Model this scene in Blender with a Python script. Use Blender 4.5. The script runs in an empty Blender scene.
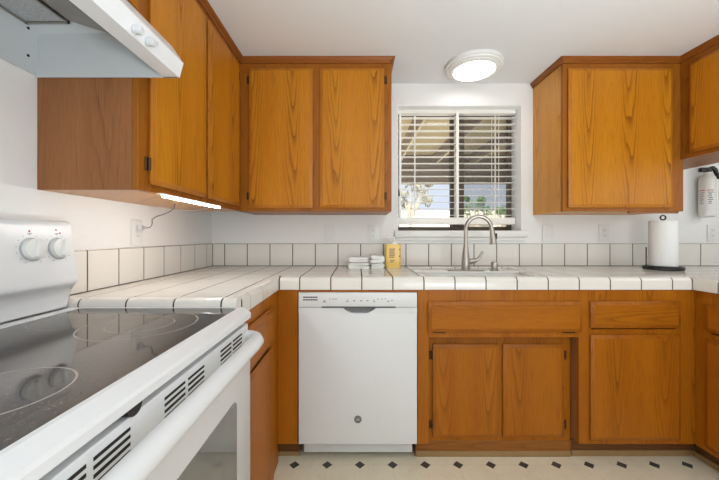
import bpy, bmesh, math, random
from mathutils import Vector, Matrix
random.seed(7)
S = bpy.context.scene
COL = S.collection
R = math.radians

# ------------------------------------------------------------------ camera, world, sun, lights, exposure
cam = bpy.data.cameras.new('camera')
cam.sensor_width = 36.0
cam.lens = 319.6 / 719 * 36.0
cam.shift_x = 2.0 / 719
cam.shift_y = -4.0 / 719
cam.clip_start = 0.02
co = bpy.data.objects.new('camera', cam)
co.location = (0, 0, 1.15)
co.rotation_euler = (R(90), 0, 0)
COL.objects.link(co)
S.camera = co

S.view_settings.view_transform = 'Standard'
S.view_settings.look = 'None'
S.view_settings.gamma = 1.0
S.view_settings.use_curve_mapping = False
S.view_settings.exposure = 0.2

w = bpy.data.worlds.new('sky')
S.world = w
w.use_nodes = True
bg = w.node_tree.nodes['Background']
bg.inputs['Color'].default_value = (0.76, 0.85, 1.0, 1)
bg.inputs['Strength'].default_value = 0.84

def lamp(name, kind, loc, rot, energy, color=(1, 1, 1), size=1.0, size_y=None):
    l = bpy.data.lights.new(name, kind)
    l.energy = energy
    l.color = color
    if kind == 'AREA':
        l.shape = 'RECTANGLE' if size_y else 'DISK'
        l.size = size
        if size_y:
            l.size_y = size_y
    if kind == 'POINT':
        l.shadow_soft_size = size
    if kind == 'SUN':
        l.angle = R(1)
    o = bpy.data.objects.new(name, l)
    o.location = loc
    o.rotation_euler = rot
    COL.objects.link(o)
    return o

lamp('sun', 'SUN', (2, 8, 8), (R(40), R(-25), 0), 11.0, (1.0, 0.95, 0.87))
lamp('fill_right', 'POINT', (2.7, 0.45, 1.7), (0, 0, 0), 15, (0.92, 0.965, 1.0), 0.3)  # unseen fill light added on the right, no fixture there
lamp('fill_behind', 'POINT', (0.6, -1.7, 1.85), (0, 0, 0), 11, (0.92, 0.965, 1.0), 0.3)  # added fill light behind the camera, not a built lamp
lamp('fill_up', 'AREA', (1.0, -0.5, 0.75), (R(180), 0, 0), 58, (0.84, 0.93, 1.0), 1.1)  # unseen upward fill, added to brighten the ceiling
lamp('fill_front_panel', 'AREA', (0.9, -2.30, 1.0), (R(108), 0, 0), 11, (0.87, 0.945, 1.0), 3.6, 1.7)  # added frontal fill panel behind the camera, no door opening there

# ------------------------------------------------------------------ materials
def srgb(r, g, b):
    def f(c):
        c /= 255
        return c / 12.92 if c <= 0.04045 else ((c + 0.055) / 1.055) ** 2.4
    return (f(r), f(g), f(b), 1)

class NT:
    def __init__(self, name):
        self.m = bpy.data.materials.new(name)
        self.m.use_nodes = True
        self.t = self.m.node_tree
        self.b = self.t.nodes['Principled BSDF']
    def n(self, typ, **kw):
        nd = self.t.nodes.new(typ)
        for k, v in kw.items():
            setattr(nd, k, v)
        return nd
    def link(self, a, b):
        self.t.links.new(a, b)
    def val(self, sock, v):
        if hasattr(v, 'is_output'):
            self.link(v, sock)
        else:
            sock.default_value = v
    def math(self, op, a, b=None, c=None):
        nd = self.n('ShaderNodeMath', operation=op)
        self.val(nd.inputs[0], a)
        if b is not None:
            self.val(nd.inputs[1], b)
        if c is not None:
            self.val(nd.inputs[2], c)
        return nd.outputs[0]
    def mix(self, f, a, b):
        nd = self.n('ShaderNodeMix', data_type='RGBA')
        self.val(nd.inputs[0], f)
        self.val(nd.inputs[6], a)
        self.val(nd.inputs[7], b)
        return nd.outputs[2]
    def noise(self, vec, scale, detail=3.0, rough=0.55):
        nd = self.n('ShaderNodeTexNoise')
        if vec is not None:
            self.link(vec, nd.inputs['Vector'])
        nd.inputs['Scale'].default_value = scale
        nd.inputs['Detail'].default_value = detail
        nd.inputs['Roughness'].default_value = rough
        return nd.outputs['Fac']
    def comb(self, x, y, z):
        nd = self.n('ShaderNodeCombineXYZ')
        for i, v in enumerate((x, y, z)):
            self.val(nd.inputs[i], v)
        return nd.outputs[0]
    def xyz(self, kind='Object'):
        tc = self.n('ShaderNodeTexCoord')
        sp = self.n('ShaderNodeSeparateXYZ')
        self.link(tc.outputs[kind], sp.inputs[0])
        return sp.outputs[0], sp.outputs[1], sp.outputs[2], tc.outputs[kind]
    def bump(self, h, strength, dist=0.002):
        bp = self.n('ShaderNodeBump')
        bp.inputs['Strength'].default_value = strength
        bp.inputs['Distance'].default_value = dist
        self.link(h, bp.inputs['Height'])
        self.link(bp.outputs[0], self.b.inputs['Normal'])

def plain(name, col, rough=0.5, metal=0.0, var=0.03, scale=30, bump=0.0, spec=0.5, coat=0.0, trans=0.0, alpha=1.0):
    t = NT(name)
    x, y, z, v = t.xyz()
    f = t.noise(v, scale, 2.0)
    c2 = tuple(max(0, c * (1 - var * 2)) for c in col[:3]) + (1,)
    c1 = tuple(min(1, c * (1 + var)) for c in col[:3]) + (1,)
    t.link(t.mix(f, c1, c2), t.b.inputs['Base Color'])
    t.b.inputs['Roughness'].default_value = rough
    t.b.inputs['Metallic'].default_value = metal
    t.b.inputs['Specular IOR Level'].default_value = spec
    t.b.inputs['Coat Weight'].default_value = coat
    t.b.inputs['Transmission Weight'].default_value = trans
    t.b.inputs['Alpha'].default_value = alpha
    if bump:
        t.bump(f, bump)
    return t.m

def emit(name, col, strength):
    t = NT(name)
    t.b.inputs['Base Color'].default_value = (0.8, 0.8, 0.8, 1)
    t.b.inputs['Emission Color'].default_value = col
    t.b.inputs['Emission Strength'].default_value = strength
    return t.m

def wood(name, light, mid, dark, horizontal=False, rough=0.36, arch=1.0, line=0.9):
    t = NT(name)
    x, y, z, v = t.xyz()
    oi = t.n('ShaderNodeObjectInfo')
    rnd = oi.outputs['Random']
    s = t.math('ADD', x, y)
    ac, al = (z, s) if horizontal else (s, z)
    ac = t.math('ADD', ac, t.math('MULTIPLY', rnd, 3.7))
    al = t.math('ADD', al, t.math('MULTIPLY', rnd, 11.3))
    wv = t.comb(t.math('MULTIPLY', ac, 5.0), t.math('MULTIPLY', al, 0.5), t.math('MULTIPLY', rnd, 20.0))
    warp = t.noise(wv, 1.0, 2.0)
    warp2 = t.noise(t.comb(t.math('MULTIPLY', ac, 30.0), t.math('MULTIPLY', al, 5.0), rnd), 1.0, 2.0)
    ph = t.math('ADD', t.math('MULTIPLY', ac, 6.2832 / 0.23), t.math('MULTIPLY', warp, 3.0))
    cs = t.math('COSINE', ph)
    d = t.math('MULTIPLY', cs, 0.030 * arch)
    d = t.math('ADD', d, t.math('MULTIPLY', al, 0.040))
    d = t.math('ADD', d, t.math('MULTIPLY', warp, 0.07))
    d = t.math('ADD', d, t.math('MULTIPLY', warp2, 0.007))
    fr = t.math('FRACT', t.math('MULTIPLY', d, 95.0))
    ring = t.math('POWER', fr, 3.5)
    # ring lines come and go along the board
    fade = t.noise(t.comb(t.math('MULTIPLY', ac, 14.0), t.math('MULTIPLY', al, 1.4), t.math('MULTIPLY', rnd, 9.0)), 1.0, 2.0)
    ck = t.n('ShaderNodeClamp')
    t.link(t.math('ADD', t.math('MULTIPLY', cs, 1.3), 0.05), ck.inputs[0])
    ring = t.math('MULTIPLY', ring, t.math('MULTIPLY', fade, t.math('ADD', t.math('MULTIPLY', ck.outputs[0], 1.35), 0.25)))
    pores = t.noise(t.comb(t.math('MULTIPLY', ac, 420.0), t.math('MULTIPLY', al, 9.0), rnd), 1.0, 3.0, 0.7)
    tone = t.noise(t.comb(t.math('MULTIPLY', ac, 9.0), t.math('MULTIPLY', al, 0.7), rnd), 1.0, 2.0)
    tn = t.math('MULTIPLY', t.math('SUBTRACT', tone, 0.28), 1.6)
    nd = t.n('ShaderNodeClamp')
    t.link(tn, nd.inputs[0])
    base = t.mix(nd.outputs[0], light, mid)
    c = t.mix(t.math('MULTIPLY', ring, line), base, dark)
    pf = t.n('ShaderNodeClamp')
    t.link(t.math('MULTIPLY', t.math('SUBTRACT', pores, 0.53), 3.0), pf.inputs[0])
    c = t.mix(pf.outputs[0], c, dark)
    t.link(c, t.b.inputs['Base Color'])
    t.b.inputs['Roughness'].default_value = rough
    t.b.inputs['Specular IOR Level'].default_value = 0.25
    t.bump(pores, 0.10, 0.001)
    return t.m

OAK_L, OAK_M, OAK_D = srgb(198, 130, 30), srgb(180, 108, 17), srgb(108, 54, 6)
FR_L, FR_M, FR_D = srgb(160, 96, 27), srgb(142, 80, 18), srgb(92, 48, 7)
LO_L, LO_M, LO_D = srgb(180, 107, 20), srgb(156, 86, 12), srgb(90, 45, 5)
M = {}
M['oak'] = wood('honey_oak', OAK_L, OAK_M, OAK_D)
M['oak_h'] = wood('honey_oak_horizontal', OAK_L, OAK_M, OAK_D, True)
M['oak_frame'] = wood('honey_oak_frame', FR_L, FR_M, FR_D, arch=0.35, line=0.5)
M['oak_frame_h'] = wood('honey_oak_frame_horizontal', FR_L, FR_M, FR_D, True, arch=0.35, line=0.5)
M['oak_low'] = wood('amber_oak', LO_L, LO_M, LO_D, line=0.6)
M['oak_low_h'] = wood('amber_oak_horizontal', LO_L, LO_M, LO_D, True, line=0.7)
M['oak_edge'] = wood('oak_edge_moulding', srgb(186, 118, 36), srgb(168, 100, 25), srgb(104, 56, 9), arch=0.35, line=0.4)
M['low_edge'] = wood('amber_oak_edge_moulding', srgb(172, 101, 23), srgb(154, 84, 15), srgb(92, 47, 6), arch=0.35, line=0.4)
M['crown'] = wood('dark_oak_crown', srgb(146, 84, 28), srgb(128, 70, 20), srgb(84, 44, 10), True, arch=0.35, line=0.4)
M['brown_panel'] = wood('brown_laminate_oak', srgb(158, 106, 66), srgb(138, 88, 52), srgb(98, 58, 32), rough=0.45, arch=0.8, line=0.5)
M['kick'] = wood('dark_toe_wood', srgb(126, 80, 42), srgb(108, 66, 33), srgb(70, 42, 20), True)
M['oak_bottom'] = wood('pale_oak_underside', srgb(204, 150, 98), srgb(188, 130, 78), srgb(140, 88, 46), True, line=0.4)
M['oak_lit_side'] = wood('oak_end_painted_lit', srgb(222, 160, 78), srgb(204, 138, 56), srgb(150, 92, 32), line=0.6)  # paler oak: light falling on the end panel put into the colour
M['low_kick'] = wood('worn_toe_oak', srgb(158, 100, 44), srgb(140, 84, 32), srgb(92, 54, 20), True, line=0.5)
M['wall'] = plain('wall_paint', srgb(238, 236, 233), 0.6, var=0.01, scale=300, bump=0.03)
M['ceil'] = plain('ceiling_paint', srgb(230, 231, 231), 0.7, var=0.01, scale=200, bump=0.03)
M['trim'] = plain('trim_paint', srgb(238, 236, 231), 0.4, var=0.01)
M['knob_grey'] = plain('pale_grey_plastic', srgb(205, 207, 208), 0.4, var=0.01)
M['knob_shadow'] = plain('knob_shadow_grey', srgb(176, 179, 181), 0.4, var=0.01)  # grey for the shadow painted around the range knobs
M['reveal_lit'] = plain('reveal_lit_white', srgb(250, 250, 250), 0.4, var=0.003)  # extra-white paint standing in for sky light on the window reveal
M['white'] = plain('appliance_enamel', srgb(230, 231, 232), 0.28, var=0.005)
M['white_in'] = plain('grey_enamel', srgb(200, 204, 206), 0.35, var=0.01)
M['pocket'] = plain('grey_pocket', srgb(140, 142, 142), 0.5, var=0.02)
M['plastic'] = plain('white_plastic', srgb(233, 232, 228), 0.35, var=0.005)
M['grout'] = plain('brown_grout', srgb(84, 66, 52), 1.0, var=0.15, scale=60, spec=0.05)
M['steel'] = plain('brushed_nickel', srgb(176, 170, 162), 0.28, 1.0, var=0.05, scale=200)
M['black'] = plain('black_plastic', srgb(28, 27, 26), 0.4, var=0.05)
M['dark'] = plain('dark_slot', srgb(30, 28, 25), 0.8, var=0.05)
M['bronze'] = plain('aged_bronze', srgb(84, 60, 36), 0.4, 0.7, var=0.15, scale=80)
M['frame'] = plain('window_frame_bronze', srgb(92, 80, 68), 0.45, var=0.05)
M['blind'] = plain('blind_slat', srgb(250, 246, 238), 0.4, var=0.006)
M['ink'] = plain('grey_print', srgb(96, 98, 100), 0.6)
M['red'] = plain('red_print', srgb(200, 62, 68), 0.5)
M['sink'] = plain('white_porcelain', srgb(240, 238, 233), 0.12, var=0.005)
M['towel'] = plain('paper_towel', srgb(238, 237, 233), 0.95, var=0.02, scale=120, bump=0.3)
M['cloth'] = plain('white_cotton', srgb(246, 245, 240), 0.95, var=0.05, scale=90, bump=0.5)
M['yellow'] = plain('yellow_plastic', srgb(244, 206, 112), 0.3, var=0.02)
M['grey_label'] = plain('grey_label_print', srgb(176, 140, 108), 0.5)
M['extinguisher'] = plain('cream_enamel', srgb(226, 223, 216), 0.3, var=0.01)
M['cord'] = plain('white_cord', srgb(214, 210, 204), 0.5)
M['greycord'] = plain('grey_cord', srgb(120, 112, 104), 0.5)
M['lens'] = plain('smoky_lens', srgb(140, 132, 120), 0.25, var=0.12, scale=14)
M['led'] = emit('ceiling_diffuser', (1.0, 0.965, 0.92, 1), 5.6)
M['ledbar'] = emit('light_bar_diffuser', (1.0, 0.98, 0.95, 1), 46.0)
M['vinylbase'] = plain('tan_vinyl_base', srgb(158, 126, 84), 0.5, var=0.08, scale=30)
M['patio_board'] = plain('patio_boards', srgb(216, 198, 154), 0.8, var=0.1, scale=8)
M['rafter'] = plain('rafter_lit_tan', srgb(232, 216, 176), 0.7, var=0.05, scale=8)  # pale tone for the painted lit edges of the rafters
M['beam'] = plain('patio_beam', srgb(128, 110, 88), 0.7, var=0.08, scale=8)
M['fence'] = plain('cream_stucco', srgb(226, 220, 204), 0.9, var=0.05, scale=5)
M['ground'] = plain('patio_concrete', srgb(222, 216, 204), 0.9, var=0.06, scale=4)
M['leaf'] = plain('green_leaf', srgb(92, 128, 66), 0.6, var=0.3, scale=3)
M['leaf2'] = plain('pale_leaf', srgb(150, 144, 112), 0.6, var=0.25, scale=3)
M['bark'] = plain('pale_bark', srgb(170, 156, 138), 0.9, var=0.15, scale=12)
M['ring'] = plain('burner_print', srgb(168, 162, 156), 0.25)

def tile_mat():
    t = NT('white_glazed_tile')
    x, y, z, v = t.xyz()
    f = t.noise(v, 1.6, 2.0)
    t.link(t.mix(f, srgb(236, 232, 224), srgb(224, 219, 211)), t.b.inputs['Base Color'])
    t.b.inputs['Roughness'].default_value = 0.12
    t.bump(t.noise(v, 22, 1.0), 0.015, 0.002)
    return t.m
M['tile'] = tile_mat()

def floor_mat():
    t = NT('diamond_vinyl')
    x, y, z, v = t.xyz()
    p = 0.1645
    def cell(c, o):
        u = t.math('DIVIDE', t.math('SUBTRACT', c, o), p)
        u = t.math('FRACT', t.math('ADD', u, 0.5))
        return t.math('MULTIPLY', t.math('ABSOLUTE', t.math('SUBTRACT', u, 0.5)), p)
    dx, dy = cell(x, -0.317 - 20 * p), cell(y, 1.606 - 40 * p)
    dia = t.math('LESS_THAN', t.math('ADD', dx, dy), 0.0265)
    line = t.math('LESS_THAN', t.math('MINIMUM', dx, dy), 0.0016)
    n1 = t.noise(v, 9, 6.0, 0.65)
    n2 = t.noise(v, 45, 4.0, 0.7)
    base = t.mix(n1, srgb(250, 240, 216), srgb(228, 214, 184))
    pf = t.n('ShaderNodeClamp')
    t.link(t.math('MULTIPLY', t.math('SUBTRACT', n2, 0.56), 2.5), pf.inputs[0])
    base = t.mix(pf.outputs[0], base, srgb(206, 188, 154))
    base = t.mix(t.math('MULTIPLY', line, 0.15), base, srgb(160, 146, 124))
    dk = t.mix(n2, srgb(48, 46, 44), srgb(92, 88, 82))
    t.link(t.mix(dia, base, dk), t.b.inputs['Base Color'])
    t.b.inputs['Roughness'].default_value = 0.38
    return t.m
M['floor'] = floor_mat()

def glass_top_mat():
    t = NT('speckled_black_glass')
    x, y, z, v = t.xyz()
    n = t.noise(v, 330, 1.0)
    pf = t.n('ShaderNodeClamp')
    t.link(t.math('MULTIPLY', t.math('SUBTRACT', n, 0.56), 6.0), pf.inputs[0])
    t.link(t.mix(pf.outputs[0], srgb(36, 30, 26), srgb(108, 88, 74)), t.b.inputs['Base Color'])
    t.b.inputs['Roughness'].default_value = 0.05
    t.b.inputs['IOR'].default_value = 1.6
    return t.m
M['cooktop'] = glass_top_mat()

def filter_mat():
    t = NT('grease_filter_mesh')
    x, y, z, v = t.xyz()
    n = t.noise(v, 160, 3.0, 0.8)
    t.link(t.mix(n, srgb(120, 122, 124), srgb(240, 242, 244)), t.b.inputs['Base Color'])
    t.b.inputs['Metallic'].default_value = 0.2
    t.b.inputs['Roughness'].default_value = 0.5
    t.bump(n, 1.0, 0.004)
    return t.m
M['filter'] = filter_mat()

def oven_glass_mat():
    t = NT('oven_window_glass')
    x, y, z, v = t.xyz()
    n = t.noise(v, 6, 2.0)
    t.link(t.mix(n, srgb(112, 112, 108), srgb(134, 133, 128)), t.b.inputs['Base Color'])
    t.b.inputs['Roughness'].default_value = 0.04
    t.b.inputs['IOR'].default_value = 1.7
    return t.m
M['oven_glass'] = oven_glass_mat()

def pane_mat():
    t = NT('window_glass')
    t.t.nodes.remove(t.b)
    out = t.t.nodes['Material Output']
    tr = t.n('ShaderNodeBsdfTransparent')
    gl = t.n('ShaderNodeBsdfGlossy')
    gl.inputs['Roughness'].default_value = 0.02
    fr = t.n('ShaderNodeFresnel')
    fr.inputs['IOR'].default_value = 1.45
    mx = t.n('ShaderNodeMixShader')
    t.link(fr.outputs[0], mx.inputs[0])
    t.link(tr.outputs[0], mx.inputs[1])
    t.link(gl.outputs[0], mx.inputs[2])
    t.link(mx.outputs[0], out.inputs['Surface'])
    return t.m
M['pane'] = pane_mat()

def screen_mat():
    t = NT('insect_screen')
    out = t.t.nodes['Material Output']
    t.b.inputs['Base Color'].default_value = srgb(60, 56, 50)
    tr = t.n('ShaderNodeBsdfTransparent')
    mx = t.n('ShaderNodeMixShader')
    mx.inputs[0].default_value = 0.28
    t.link(tr.outputs[0], mx.inputs[1])
    t.link(t.b.outputs[0], mx.inputs[2])
    t.link(mx.outputs[0], out.inputs['Surface'])
    return t.m
M['screen'] = screen_mat()

# ------------------------------------------------------------------ builders (world coordinates in, one mesh object out)
class B:
    def __init__(self):
        self.bm = bmesh.new()
    def _hull(self, vs, faces, bev=0, seg=2):
        bv = [self.bm.verts.new(v) for v in vs]
        fs = [self.bm.faces.new([bv[i] for i in f]) for f in faces]
        if bev:
            es = list({e for f in fs for e in f.edges})
            bmesh.ops.bevel(self.bm, geom=es, offset=bev, segments=seg, profile=0.5, affect='EDGES')
        return self
    def box(self, x0, x1, y0, y1, z0, z1, bev=0, seg=2):
        vs = [(x, y, z) for z in (z0, z1) for y in (y0, y1) for x in (x0, x1)]
        return self._hull(vs, [(0, 2, 3, 1), (4, 5, 7, 6), (0, 1, 5, 4), (2, 6, 7, 3), (0, 4, 6, 2), (1, 3, 7, 5)], bev, seg)
    def prism(self, poly, axis, a, b, bev=0, seg=2):
        def p(u, v, w):
            return {'x': (w, u, v), 'y': (u, w, v), 'z': (u, v, w)}[axis]
        n = len(poly)
        vs = [p(u, v, a) for u, v in poly] + [p(u, v, b) for u, v in poly]
        fs = [tuple(range(n)), tuple(range(2 * n - 1, n - 1, -1))] + [(i, (i + 1) % n, n + (i + 1) % n, n + i) for i in range(n)]
        return self._hull(vs, fs, bev, seg)
    def slab(self, axis, sgn, face, th, u0, u1, z0, z1, ch=0.017):
        """A routed-edge door: back on the plane `face`, front th away in direction sgn along axis."""
        rings = [(0, .007), (th * 0.42, .006), (th * 0.44, 0), (th * 0.60, 0), (th * 0.70, ch * 0.2), (th * 0.92, ch * 0.9), (th, ch)]
        vs = []
        for d, i in rings:
            for u, z in ((u0 + i, z0 + i), (u1 - i, z0 + i), (u1 - i, z1 - i), (u0 + i, z1 - i)):
                c = face + sgn * d
                vs.append((c, u, z) if axis == 'x' else (u, c, z))
        k = len(rings)
        fs = [(3, 2, 1, 0), tuple(range(4 * k - 4, 4 * k))]
        for r in range(k - 1):
            for i in range(4):
                fs.append((4 * r + i, 4 * r + (i + 1) % 4, 4 * r + 4 + (i + 1) % 4, 4 * r + 4 + i))
        self.slab_door = True
        return self._hull(vs, fs)
    def lathe(self, c, prof, axis=(0, 0, 1), seg=28):
        ax = Vector(axis).normalized()
        q = Vector((0, 0, 1)).rotation_difference(ax)
        c = Vector(c)
        rings = []
        for r, h in prof:
            rings.append([self.bm.verts.new(c + q @ Vector((r * math.cos(2 * math.pi * i / seg), r * math.sin(2 * math.pi * i / seg), h))) for i in range(seg)])
        for a, b in zip(rings, rings[1:]):
            for i in range(seg):
                self.bm.faces.new((a[i], a[(i + 1) % seg], b[(i + 1) % seg], b[i]))
        self.bm.faces.new(rings[0][::-1])
        self.bm.faces.new(rings[-1])
        return self
    def cyl(self, p0, p1, r0, r1=None, seg=16):
        p0, p1 = Vector(p0), Vector(p1)
        return self.lathe(p0, [(r0, 0), (r0 if r1 is None else r1, (p1 - p0).length)], p1 - p0, seg)
    def tube(self, pts, r, seg=10, sx=1.0):
        pts = [Vector(p) for p in pts]
        rings = []
        up = None
        for i, p in enumerate(pts):
            d = (pts[min(i + 1, len(pts) - 1)] - pts[max(i - 1, 0)]).normalized()
            if up is None:
                up = d.orthogonal().normalized()
            up = (up - d * up.dot(d)).normalized()
            sd = d.cross(up)
            rr = r[i] if isinstance(r, (list, tuple)) else r
            rings.append([self.bm.verts.new(p + (up * math.cos(2 * math.pi * k / seg) + sd * math.sin(2 * math.pi * k / seg) * sx) * rr) for k in range(seg)])
        for a, b in zip(rings, rings[1:]):
            for k in range(seg):
                self.bm.faces.new((a[k], a[(k + 1) % seg], b[(k + 1) % seg], b[k]))
        self.bm.faces.new(rings[0][::-1])
        self.bm.faces.new(rings[-1])
        return self
    def ring(self, c, r0, r1, z0, z1, seg=64):
        vs = []
        for r in (r0, r1):
            for z in (z0, z1):
                vs.append([self.bm.verts.new((c[0] + r * math.cos(2 * math.pi * k / seg), c[1] + r * math.sin(2 * math.pi * k / seg), z)) for k in range(seg)])
        a, b, d, e = vs
        for k in range(seg):
            j = (k + 1) % seg
            for p, q in ((a, b), (b, e), (e, d), (d, a)):
                self.bm.faces.new((p[k], p[j], q[j], q[k]))
        return self
    def build(self, name, mat, parent=None, smooth=True):
        bmesh.ops.recalc_face_normals(self.bm, faces=self.bm.faces)
        co = [v.co for v in self.bm.verts]
        mn = Vector([min(c[i] for c in co) for i in range(3)])
        mx = Vector([max(c[i] for c in co) for i in range(3)])
        o0 = (mn + mx) / 2
        if name in ('floor', 'countertop_tiles'):
            o0 = Vector((0, 0, 0))
        bmesh.ops.translate(self.bm, vec=-o0, verts=self.bm.verts)
        me = bpy.data.meshes.new(name)
        self.bm.to_mesh(me)
        self.bm.free()
        me.materials.append(M[mat])
        if getattr(self, 'slab_door', False):
            me.materials.append(M['low_edge' if 'low' in mat else 'oak_edge'])
            big = max(me.polygons, key=lambda p: (round(abs(p.normal.x), 3) > .99 or round(abs(p.normal.y), 3) > .99) * p.area if p.index != 0 else 0)
            for p in me.polygons:
                p.material_index = 0 if p.index == big.index else 1
        if smooth:
            me.shade_smooth()
            me.set_sharp_from_angle(angle=R(35))
        o = bpy.data.objects.new(name, me)
        COL.objects.link(o)
        if parent is not None:
            o.parent = parent
            o.location = o0 - WORLD[parent.name]
        else:
            o.location = o0
        WORLD[o.name] = o0
        return o

WORLD = {}
def thing(name, loc, label, cat, group=None):
    o = bpy.data.objects.new(name, None)
    o.empty_display_size = 0.05
    COL.objects.link(o)
    o.location = loc
    WORLD[o.name] = Vector(loc)
    return tag(o, label, cat, group)
def tag(o, label, cat, group=None):
    o['label'] = label
    o['category'] = cat
    if group:
        o['group'] = group
    return o
def struct(o):
    o['kind'] = 'structure'
    return o
def text(name, s, size, loc, rot, mat, parent):
    c = bpy.data.curves.new(name, 'FONT')
    c.body = s
    c.size = size
    c.align_x = 'CENTER'
    c.align_y = 'CENTER'
    c.extrude = 0.0003
    c.materials.append(M[mat])
    tmp = bpy.data.objects.new(name, c)
    COL.objects.link(tmp)
    dg = bpy.context.evaluated_depsgraph_get()
    me = bpy.data.meshes.new_from_object(tmp.evaluated_get(dg))
    bpy.data.objects.remove(tmp)
    o = bpy.data.objects.new(name, me)
    COL.objects.link(o)
    o.parent = parent
    o.location = Vector(loc) - WORLD[parent.name]
    o.rotation_euler = rot
    return o

# ------------------------------------------------------------------ room
XL, YB, ZC = -1.003, 2.197, 2.198
XR, YF = 4.2, -2.4
WT = 0.19
struct(B().box(XL - .1, XR + .1, YF - .1, YB + WT, -.1, 0).build('floor', 'floor'))
struct(B().box(XL - .1, XR + .1, YF - .1, YB + WT, ZC, ZC + .1).build('ceiling', 'ceil'))
struct(B().box(XL - .1, XL, YF - .1, YB + WT, 0, ZC).build('wall_left', 'wall'))
struct(B().box(XR, XR + .1, YF - .1, YB + WT, 0, ZC).build('wall_right', 'wall'))
struct(B().box(XL, XR, YF - .1, YF, 0, ZC).build('wall_front', 'wall'))
WX0, WX1, WZ0, WZ1 = 0.275, 1.131, 1.187, 2.05
struct(B().box(XL, WX0, YB, YB + WT, 0, ZC).box(WX1, XR, YB, YB + WT, 0, ZC)
       .box(WX0, WX1, YB, YB + WT, 0, WZ0 - .045).box(WX0, WX1, YB, YB + WT, WZ1, ZC).build('wall_back', 'wall', smooth=False))
struct(B().box(WX0 - .021, WX1 + .027, YB - .032, YB, 1.142, WZ0, .006).box(WX0 + .001, WX1 - .001, YB - .01, YB + WT, 1.142, WZ0)
       .box(WX0 - .012, WX1 + .018, YB - .014, YB, 1.118, 1.142, .003).build('trim_1', 'trim'))

struct(B().box(WX0 + .0002, WX0 + .004, YB + .002, 2.339, WZ0, WZ1).box(WX1 - .004, WX1 - .0002, YB + .002, 2.339, WZ0, WZ1)
       .box(WX0 + .004, WX1 - .004, YB + .002, 2.339, WZ1 - .004, WZ1 - .0002).build('reveal_lit_liner', 'reveal_lit'))  # thin liner added so the reveal looks lit from outside
win = bpy.data.objects.new('window_1', None)
COL.objects.link(win)
win.location = (0.70, 2.355, WZ0)
WORLD['window_1'] = Vector(win.location)
struct(win)
fy0, fy1 = 2.34, 2.378
fr = B()
for a in ((WX0, WX0 + .028, WZ0, WZ1), (WX1 - .03, WX1, WZ0, WZ1), (WX0 + .028, WX1 - .03, WZ0, WZ0 + .03), (WX0 + .028, WX1 - .03, WZ1 - .03, WZ1)):
    fr.box(a[0], a[1], fy0, fy1, a[2], a[3], .003)
fr.build('window_frame', 'frame', win)
B().box(.682, .783, 2.345, 2.376, WZ0 + .03, WZ1 - .03, .003).box(.690, .708, 2.338, 2.345, WZ0 + .03, WZ1 - .03, .002).build('mullion', 'frame', win)
B().box(WX0 + .028, .682, 2.362, 2.366, WZ0 + .03, WZ1 - .03).build('window_pane', 'pane', win)
B().box(.783, WX1 - .03, 2.362, 2.366, WZ0 + .03, WZ1 - .03).build('window_pane', 'pane', win)
B().box(.783, WX1 - .03, 2.3795, 2.3805, WZ0 + .03, WZ1 - .03).build('insect_screen', 'screen', win)

# ------------------------------------------------------------------ outside
struct(B().box(-6, 9, 2.5, 16, -.15, -.05).build('ground_outside', 'ground'))
pr = thing('patio_roof', (1.0, 3.7, -.05), 'wooden patio roof with pale rafters outside the window', 'patio roof')
B().box(-2.2, 4.6, 2.40, 5.15, 2.42, 2.45).build('roof_boards', 'patio_board', pr)
for i in range(-3, 6):
    rx = 0.60 + i * 0.575
    ra = B().box(rx, rx + .034, 2.40, 5.0, 2.27, 2.42, .003).build('rafter', 'beam', pr)  # dark beam colour stands in for the shaded rafter sides
    B().box(rx + .0345, rx + .060, 2.40, 5.0, 2.268, 2.30, .003).build('rafter_lit_strip', 'rafter', ra)  # added pale strip, painted as the rafter's lit edge
B().box(-2.2, 4.6, 5.0, 5.09, 1.97, 2.42, .004).build('beam', 'beam', pr)
for px in (-2.0, 4.4):
    B().box(px - .05, px + .05, 5.0, 5.09, -.05, 1.97, .004).build('post', 'beam', pr)
fe = tag(B().box(-5, 9, 12.0, 12.15, -.05, 2.10, .01).build('garden_wall', 'fence'), 'low cream garden wall seen far beyond the window blind', 'garden wall')

def plant(name, x, y, h, w, trunk_h, n, leafmat, label, cat, blobs):
    t = thing(name, (x, y, -.05), label, cat)
    tb = B()
    tb.tube([(x, y, -.05), (x + .04, y, trunk_h * .6), (x - .03, y + .03, trunk_h)], [.07, .055, .04])
    for (bx, by, bz, br) in blobs:
        tb.tube([(x - .01, y, trunk_h * .75), (x + bx * .6, y + by * .5, trunk_h * .5 + bz * .5), (x + bx, y + by, bz)], [.035, .022, .01], 6)
    tb.build('trunk', 'bark', t)
    lb = B()
    for k in range(n):
        bx, by, bz, br = random.choice(blobs)
        d = Vector((random.gauss(0, 1), random.gauss(0, 1), random.gauss(0, 1))).normalized() * br * random.random() ** .4
        c = Vector((x + bx, y + by, bz)) + d
        u = Vector((random.gauss(0, 1), random.gauss(0, 1), random.gauss(0, 1))).normalized()
        v = u.orthogonal().normalized()
        s = random.uniform(.035, .075)
        vs = [lb.bm.verts.new(c + p) for p in (u * s, v * s * .45, -u * s, -v * s * .45)]
        lb.bm.faces.new(vs)
    lb.build('foliage', leafmat, t, smooth=False)

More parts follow.
